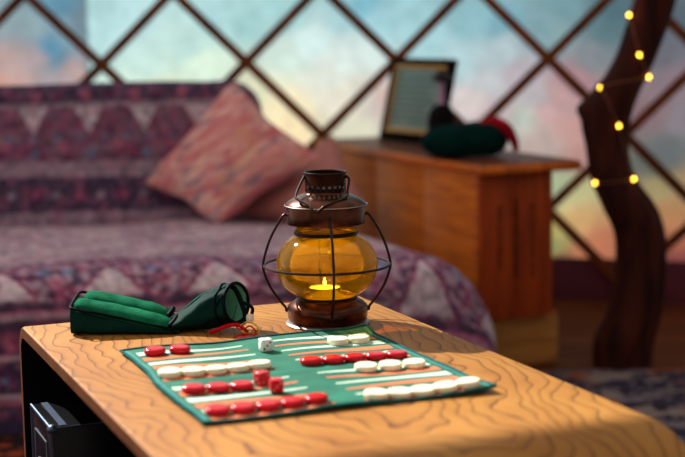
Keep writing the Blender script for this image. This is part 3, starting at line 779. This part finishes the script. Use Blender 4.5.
die(.0138, M_dw, M_pip, .146, .071, YM + radians(-2), 'white die with black pips near the far edge of the mat', (1, 3, 2, 5, 4))
die(.0135, M_red, M_pipw, .0965, .2115, YM + .35, 'red die at the right end of the short red row', (4, 2, 3, 1, 6), .0006)
die(.0135, M_red, M_pipw, .0975, .2490, YM - .2, 'nearer red die resting by the near left row of red checkers', (5, 3, 6, 2, 1), .0006)

# ------------------------------------------------------------------ lantern
LX, LY = -.0196, 1.7704
lt = thing('lantern', 'copper and black candle lantern with round amber glass on the table', 'lantern', (LX, LY, TZ))
k = NT('aged_copper'); v = k.obj()
n = k.noise(v, 40, 4, .6); n2 = k.noise(v, 14, 3)
c = k.mix(k.ramp(n, [(.35, (0, 0, 0)), (.7, (1, 1, 1))]), (.035, .011, .007, 1), (.16, .05, .026, 1)); c = k.mix(k.ramp(n2, [(.5, (0, 0, 0)), (.75, (.7, .7, .7))]), c, (.03, .014, .014, 1))
M_cop = k.pbr(c, k.math('ADD', k.math('MULTIPLY', n, .22), .13), .9, k.bump(n, .15, .0008))
k = NT('worn_steel_rim'); M_rim = k.pbr(k.mix(k.noise(k.obj(), 60), (.45, .42, .42, 1), (.22, .17, .16, 1)), .32, .9)
M_wire = plain('dark_wire', (.03, .02, .02, 1), .36, .85)
bm = B(); lathe(bm, [(0, .0006), (.046, .0006), (.0505, .0), (.0512, .0010), (.0500, .0022), (.0462, .0030)], 72); obj('base_rim', bm, M_rim, lt)['label'] = 'bright worn flange at the foot'
bm = B(); lathe(bm, [(.0462, .0028), (.0480, .008), (.0488, .016), (.0486, .0205), (.0475, .0225), (.0465, .0215), (.0440, .0200)], 72)
lathe(bm, [(.0468, .0222), (.0445, .0252), (.0372, .0298), (.0362, .0305), (.0352, .0290), (.0345, .0150), (0, .0150)], 72); obj('base', bm, M_cop, lt)
# glass: thin amber shell that tints light, scatters a little and mirrors at grazing angles
k = NT('amber_glass'); v = k.obj()
tint = k.mix(k.noise(v, 25, 2), (.94, .60, .035, 1), (.98, .70, .07, 1))
tr_ = k.n('BsdfTransparent', {0: tint}); tl_ = k.n('BsdfTranslucent', {0: (1, .54, .004, 1)}); df_ = k.n('BsdfDiffuse', {0: (.85, .44, .004, 1)})
gl_ = k.n('BsdfGlossy', {0: (1, .97, .9, 1), 1: .04})
sc_ = k.n('MixShader', {0: .35, 1: tl_.outputs[0], 2: df_.outputs[0]})
lw = k.n('LayerWeight', {0: .35}).outputs['Facing']
sm = k.n('MixShader', {0: k.math('ADD', .20, k.math('MULTIPLY', lw, .26)), 1: tr_.outputs[0], 2: sc_.outputs[0]})
fz = k.n('Fresnel', {0: 1.38}).outputs[0]
M_glass = k.surf(k.n('MixShader', {0: fz, 1: sm.outputs[0], 2: gl_.outputs[0]}).outputs[0])
bm = B(); gp = [(.0335, .0225), (.0338, .030), (.0334, .0345)]
for i in range(25):
    a = -1.0 + 2.02 * i / 24; th = a * 1.19
    gp.append((.0110 + .0505 * cos(th) ** .86 if True else 0, .0705 + .0385 * sin(th) / sin(1.19) * 1.0))
gp = [(.0335, .0225), (.0337, .0300), (.0330, .0335), (.0375, .0360), (.0440, .0395), (.0510, .0450), (.0565, .0525), (.0600, .0610), (.0612, .0700), (.0602, .0790), (.0570, .0870), (.0520, .0940), (.0455, .0995), (.0395, .1030), (.0365, .1055), (.0362, .1090), (.0372, .1125), (.0375, .1190)]
gp = [(a, b if b < .07 else .07 + (b - .07) * 1.105) for a, b in gp]
gp = [(p.x, p.z) for p in curve([(a, 0, b) for a, b in gp], 3)]
lathe(bm, gp, 72); obj('glass_globe', bm, M_glass, lt)['label'] = 'round amber glass globe'
bm = B(); lathe(bm, [(.0340, .0305), (.0362, .0310), (.0366, .0328), (.0356, .0342), (.0338, .0340), (.0338, .0305)], 60); obj('collar', bm, M_black, lt)
bm = B(); lathe(bm, [(a, b + .0042) for a, b in ((.0370, .1035), (.0386, .1045), (.0390, .1070), (.0384, .1088), (.0374, .1085), (.0368, .1060), (.0370, .1035))], 60)
obj('collar', bm, M_black, lt)['label'] = 'dark collar rings gripping the glass'
bm = B(); lathe(bm, [(.0392, .1232), (.0455, .1216), (.0470, .1222), (.0474, .1240), (.0474, .1435), (.0465, .1455), (.044, .1455)], 72); lathe(bm, [(.0455, .1216), (.0440, .1240), (.0440, .145)], 60)
obj('hood_band', bm, M_cop, lt)
bm = B(); lathe(bm, [(.0465, .1440), (.0490, .1432), (.0498, .1440), (.0490, .1454), (.0450, .1488), (.0385, .1530), (.0310, .1562), (.0265, .1578), (.0248, .1590), (.0244, .1602)], 72)
obj('hood', bm, M_cop, lt)
bm = B(); lathe(bm, [(.0498, .1440), (.0503, .1444), (.0498, .1450), (.0491, .1444), (.0498, .1440)], 72); obj('hood_rim', bm, M_rim, lt)
# chimney with a ring of small slots
bm = B(); zs = [.1590, .1625, .1685, .1785, .1822]; SEG = 88; R0 = .0244
rr_ = [R0, R0, R0, R0, .0246]
rings = [[bm.verts.new((r * cos(2 * pi * i / SEG), r * sin(2 * pi * i / SEG), z)) for i in range(SEG)] for r, z in zip(rr_, zs)]
for q in range(4):
    for i in range(SEG):
        if q == 1 and i % 4 < 2: continue
        j = (i + 1) % SEG; bm.faces.new((rings[q][i], rings[q][j], rings[q + 1][j], rings[q + 1][i]))
bmesh.ops.solidify(bm, geom=bm.faces[:], thickness=.0008)
obj('chimney', bm, M_cop, lt)
bm = B(); lathe(bm, [(.0240, .1816), (.0254, .1820), (.0258, .1832), (.0252, .1842), (.0242, .1840), (.0236, .1828), (.0240, .1816)], 60); obj('chimney_rim', bm, M_wire, lt)
bm = B(); lathe(bm, [(0, .1655), (.0232, .1650), (.0234, .160), (0, .160)], 40); obj('baffle', bm, M_black, lt)
# guard: one ring and four bowed wires
GR = .0758; GZ = .0715
bm = B(); tube(bm, [(GR * cos(2 * pi * i / 72), GR * sin(2 * pi * i / 72), GZ) for i in range(72)], 0.0016, 8, True); obj('guard_ring', bm, M_wire, lt)
for a in (pi + .03, .03, -pi / 2 + .115, pi / 2 + .13):
    P_ = [(.0482, .1330), (.0520, .1310), (.0590, .1200), (.0670, .1050), (.0732, .0880), (GR + .001, GZ), (.0742, .0590), (.0690, .0460), (.0610, .0330), (.0545, .0245), (.0508, .0200), (.0497, .0155)]
    if a < -1 or 1 < a < 2: P_ = [(.0482, .1330), (.0505, .1280), (.0570, .1180), (.0660, .1040), (.0728, .0880), (GR + .001, GZ), (.0738, .0570), (.0675, .0420), (.0590, .0300), (.0525, .0215), (.0502, .0160), (.0497, .0120)]
    bm = B(); tube(bm, [(p.x * cos(a), p.x * sin(a), p.z) for p in curve([(r, 0, z) for r, z in P_], 5)], 0.0016, 8)
    gw = obj('guard_wire', bm, M_wire, lt)
    for r, z in ((.0493, P_[-1][1] + .001), (.0490, .1328)):
        bm = B(); bmesh.ops.create_uvsphere(bm, u_segments=10, v_segments=8, radius=.0024, matrix=Matrix.Translation((r * cos(a), r * sin(a), z))); obj('rivet', bm, M_wire, gw)
# handle resting over the hood
HD = [(.0262, -.001, .1775), (.0285, -.006, .1740), (.0262, -.017, .1600), (.0240, -.028, .1530), (.0010, -.0470, .1460), (-.0040, -.0500, .1435), (-.0090, -.0535, .1400), (-.0135, -.053, .1400), (-.0165, -.0500, .1430), (-.0185, -.0455, .1460), (-.0340, -.030, .1530), (-.0340, -.018, .1590), (-.0285, -.006, .1730), (-.0255, -.001, .1775)]
HD = [(x, y, z + (.0025 if z < .165 else 0)) for x, y, z in HD]
bm = B(); tube(bm, curve(HD, 4), .00155, 8); obj('handle', bm, M_wire, lt)
for sx_ in (-1, 1):
    bm = B(); bmesh.ops.create_uvsphere(bm, u_segments=10, v_segments=8, radius=.0022, matrix=Matrix.Translation((sx_ * .0252, -.001, .1775))); obj('handle_pivot', bm, M_wire, lt)
# candle
bm = B(); lathe(bm, [(0, .0305), (.0315, .0305), (.0320, .0315), (.0318, .0325), (.024, .0330), (0, .0330)], 48); obj('burner_plate', bm, plain('rusty_plate', (.25, .05, .02, 1), .45, .6), lt)
cn = thing('tealight', 'small lit tealight candle glowing inside the amber lantern', 'candle', (LX - .003, LY, TZ + .0332))
bm = B(); lathe(bm, [(0, 0), (.0185, 0), (.0192, .0006), (.0192, .0110), (.0186, .0110), (.0186, .0090)], 40); obj('cup', bm, M_rim, cn)
bm = B(); lathe(bm, [(.0186, .0092), (.012, .0096), (.003, .0094), (0, .0094)], 40)
k = NT('glowing_wax'); M_wax = k.pbr(k.mix(k.noise(k.obj(), 100), (.95, .9, .75, 1), (.9, .82, .6, 1)), .4, 0, None, .5, **{'Emission Color': (1, .75, .35, 1), 'Emission Strength': 4.5})
obj('wax', bm, M_wax, cn)
bm = B(); tube(bm, [(0, 0, .009), (.0003, 0, .0135)], .0006, 6); obj('wick', bm, M_black, cn)
bm = B(); lathe(bm, [(0, .0120), (.0012, .0130), (.0019, .0150), (.0017, .0175), (.0008, .0205), (0, .0225)], 16)
k = NT('flame'); obj('flame', bm, k.surf(k.n('Emission', {0: (1, .72, .28, 1), 1: 30.}).outputs[0]), cn)

# ------------------------------------------------------------------ drawstring pouch
pc = thing('pouch', 'green drawstring pouch with black piping lying left of the lantern', 'pouch', (-.3235, 1.715, TZ), radians(0))
def body(u, v):     # u round the section, v along
    x = .002 + v * .128; a = 2 * pi * u
    hb = .0310 * (1 - v) ** .8 + .0090 ; hf = .0300 * (1 - v) ** .9 + .003
    hb *= 1
    d = .072; yy = .5 - .5 * cos(a)     # not used
    sq = lambda t: (abs(t) ** .45) * (1 if t > 0 else -1)
    yn = sq(cos(a)); zn = sq(sin(a)); y = .036 + yn * .036
    top = hf + (hb - hf) * (y / .072); z = max(.0005, (zn * .5 + .5) * top)
    e = 1 - .06 * (1 if v in (0., 1.) else 0)
    z += .0012 * noise.noise(Vector((x * 40, y * 40, z * 40)))
    return Vector((x, y, max(.0004, z)))
bm = B(); Vg = grid(bm, body, 40, 24, True); bm.faces.new([q[0] for q in Vg]); bm.faces.new([q[-1] for q in Vg][::-1])
obj('body', bm, M_greenD, pc)
def ztop(x, y):
    v = (x - .002) / .128; hb = .0310 * (1 - v) ** .8 + .0090; hf = .0300 * (1 - v) ** .9 + .003; return hf + (hb - hf) * (y / .072)
for y0_, x0_, x1_, rr0 in ((.0190, .004, .124, .0185), (.0530, .010, .116, .0195)):
    bm = B(); P_ = []; R2 = []
    for i in range(25):
        t = i / 24; x = x0_ + (x1_ - x0_) * t; yc = y0_ - .004 * t
        P_.append((x, yc, ztop(min(x, .1299), yc) + .0005 + .0012 * noise.noise(Vector((t * 6, y0_ * 50, 0))))); R2.append(rr0 * (max(0, 1 - (2 * t - 1) ** 6) ** .5 * .97 + .03) * (1 + .04 * noise.noise(Vector((t * 9, y0_ * 9, 3)))))
    pts = [Vector(p) for p in P_]; rings = []
    for p, r in zip(pts, R2): rings.append([bm.verts.new(p + Vector((0, r * cos(2 * pi * q / 20), r * .52 * sin(2 * pi * q / 20)))) for q in range(20)])
    for a, b in zip(rings, rings[1:]):
        for q in range(20): bm.faces.new((a[q], a[(q + 1) % 20], b[(q + 1) % 20], b[q]))
    bm.faces.new(rings[0][::-1]); bm.faces.new(rings[-1])
    obj('padded_roll', bm, M_greenL, pc)['label'] = 'bright green velvet padded roll'
    bm = B(); ex, ez = x1_ - .004, ztop(.125, y0_) + .004
    tube(bm, curve([(ex - .006, y0_ - .016, ez - .004), (ex + .002, y0_ - .010, ez + .003), (ex + .005, y0_, ez + .007), (ex + .002, y0_ + .011, ez + .004), (ex - .006, y0_ + .015, ez - .002)], 5), .0034, 8)
    obj('roll_end_binding', bm, M_pipe, pc)
# piping round the top edge of the body
bm = B(); pl = [(.126, -.0005, .003)] + [(.002 + .128 * t, -.0008, ztop(.002 + .128 * t, 0) + .0006) for t in (.85, .7, .5, .3, .15, .04)] + [(.002, .006, .0335), (.001, .036, .036), (.003, .066, .040), (.012, .0725, .0385)] + [(.002 + .128 * t, .0728, ztop(.002 + .128 * t, .072)) for t in (.3, .5, .7, .9)]
tube(bm, curve(pl, 5), .0017, 8); obj('piping', bm, M_pipe, pc)
# neck and mouth
NK = [(.121, .036, .0085, .0350, .0080, 0.), (.130, .036, .0115, .0350, .0110, .0), (.145, .034, .0165, .0310, .0160, .10), (.160, .030, .0225, .0280, .0215, .2), (.174, .026, .0275, .0250, .0235, .3), (.186, .022, .0315, .0230, .0235, .36), (.196, .019, .0330, .0230, .0235, .40)]
def ring_pt(i_, a, sc=1.):
    x, y, z, hw, hh, tlt = NK[i_]; p = Vector((0, hw * sc * cos(a), hh * sc * sin(a)))
    p = Matrix.Rotation(-tlt * .3, 3, 'Y') @ Matrix.Rotation(-tlt * 1.5, 3, 'Z') @ p if tlt else p
    q = Vector((x, y, z)) + p; q.z = max(.0006, q.z); return q
def neck(u, v):
    a = 2 * pi * u; f_ = v * (len(NK) - 1); i_ = min(len(NK) - 2, int(f_)); t = f_ - i_
    p = ring_pt(i_, a).lerp(ring_pt(i_ + 1, a), t)
    w_ = .0010 * sin(a * 7 + v * 3) * v + .0010 * noise.noise(Vector((cos(a) * 3, sin(a) * 3, v * 6)))
    c_ = Vector(NK[i_][:3]).lerp(Vector(NK[i_ + 1][:3]), t); q = p + (p - c_).normalized() * w_; q.z = max(.0005, q.z); return q
bm = B(); grid(bm, neck, 56, 36, True); obj('neck', bm, M_greenD, pc, angle=80)
def neck_in(u, v):
    p = neck(u, .55 + .45 * v); f_ = (.55 + .45 * v) * (len(NK) - 1); i_ = min(len(NK) - 2, int(f_)); t = f_ - i_; c_ = Vector(NK[i_][:3]).lerp(Vector(NK[i_ + 1][:3]), t); return c_ + (p - c_) * .93
bm = B(); Vn = grid(bm, neck_in, 56, 16, True); bm.faces.new([q[0] for q in Vn]); obj('lining', bm, M_greenM, pc, angle=80)['label'] = 'pale green inside of the open mouth'
bm = B(); tube(bm, [ring_pt(6, 2 * pi * i / 40) for i in range(40)], .0022, 8, True); obj('mouth_rim', bm, M_pipe, pc)
bm = B(); tube(bm, [neck(i / 40, .80) + Vector((0, 0, .0005)) for i in range(40)], .0015, 8, True); obj('casing', bm, M_pipe, pc)
bm = B(); tube(bm, curve([neck(.60, .1), neck(.62, .35), neck(.60, .6), neck(.5, .8), neck(.40, .97)], 6), .0013, 6); obj('seam', bm, M_pipe, pc)
bm = B(); tube(bm, curve([neck(.18, .9), neck(.12, .5), neck(.10, .2)], 6), .0020, 6); tube(bm, curve([neck(.30, .9), neck(.30, .5), neck(.28, .2)], 6), .0013, 6); obj('ribbon', bm, fabric('teal_ribbon', col(70, 140, 128), col(50, 110, 104), 300), pc)
# strap and cords
bm = B(); tube(bm, curve([(.188, .030, .053), (.196, .020, .048), (.203, .012, .034), (.207, .010, .020), (.206, .008, .012), (.199, .004, .010)], 6), .0030, 8, flat=.5); tube(bm, curve([(.203, .018, .034), (.212, .012, .031), (.216, .010, .026), (.212, .006, .016), (.205, .006, .014)], 6), .0022, 8)
obj('strap', bm, M_pipe, pc)['label'] = 'dark looped drawstring strap'
M_rc = fabric('red_cord', col(214, 26, 34), col(170, 16, 26), 400)
bm = B(); tube(bm, curve([(.166, -.003, .003), (.174, -.005, .005), (.182, -.006, .009), (.192, -.004, .011), (.200, .000, .010), (.206, -.004, .006), (.210, -.006, .003)], 6), .0023, 8)
tube(bm, curve([(.196, -.004, .010), (.204, -.010, .005), (.210, -.014, .0022), (.204, -.018, .0018)], 6), .0011, 6)
tube(bm, curve([(.206, -.008, .006), (.213, -.006, .010), (.219, -.010, .006), (.221, -.016, .0018)], 6), .0010, 6); obj('cord', bm, M_rc, pc)['label'] = 'red cord'
bm = B(); tube(bm, curve([(.202, -.002, .010), (.212, -.006, .015), (.222, -.008, .010), (.223, -.010, .003), (.212, -.014, .002), (.203, -.014, .006)], 6), .0011, 6)
for p in ((.205, -.010, .004), (.214, -.012, .004), (.221, -.009, .006)): bmesh.ops.create_icosphere(bm, subdivisions=2, radius=.0022, matrix=Matrix.Translation(p))
obj('gold_beads', bm, plain('gold', (.75, .5, .12, 1), .3, .9), pc)
bm = B(); lathe(bm, [(0, 0), (.0035, .0), (.0046, .003), (.0046, .008), (.003, .010), (0, .0105)], 20, .213, .004, .012); obj('toggle', bm, plain('white_toggle', col(236, 226, 224), .4), pc)['label'] = 'white cord toggle'
bm = B(); tube(bm, curve([(.196, -.030, .0018), (.206, -.024, .004), (.217, -.026, .004), (.222, -.036, .0020), (.212, -.044, .003), (.199, -.046, .0018), (.206, -.036, .0025), (.215, -.034, .0018)], 6), .0009, 6)
obj('cord_tail', bm, M_rc, pc)
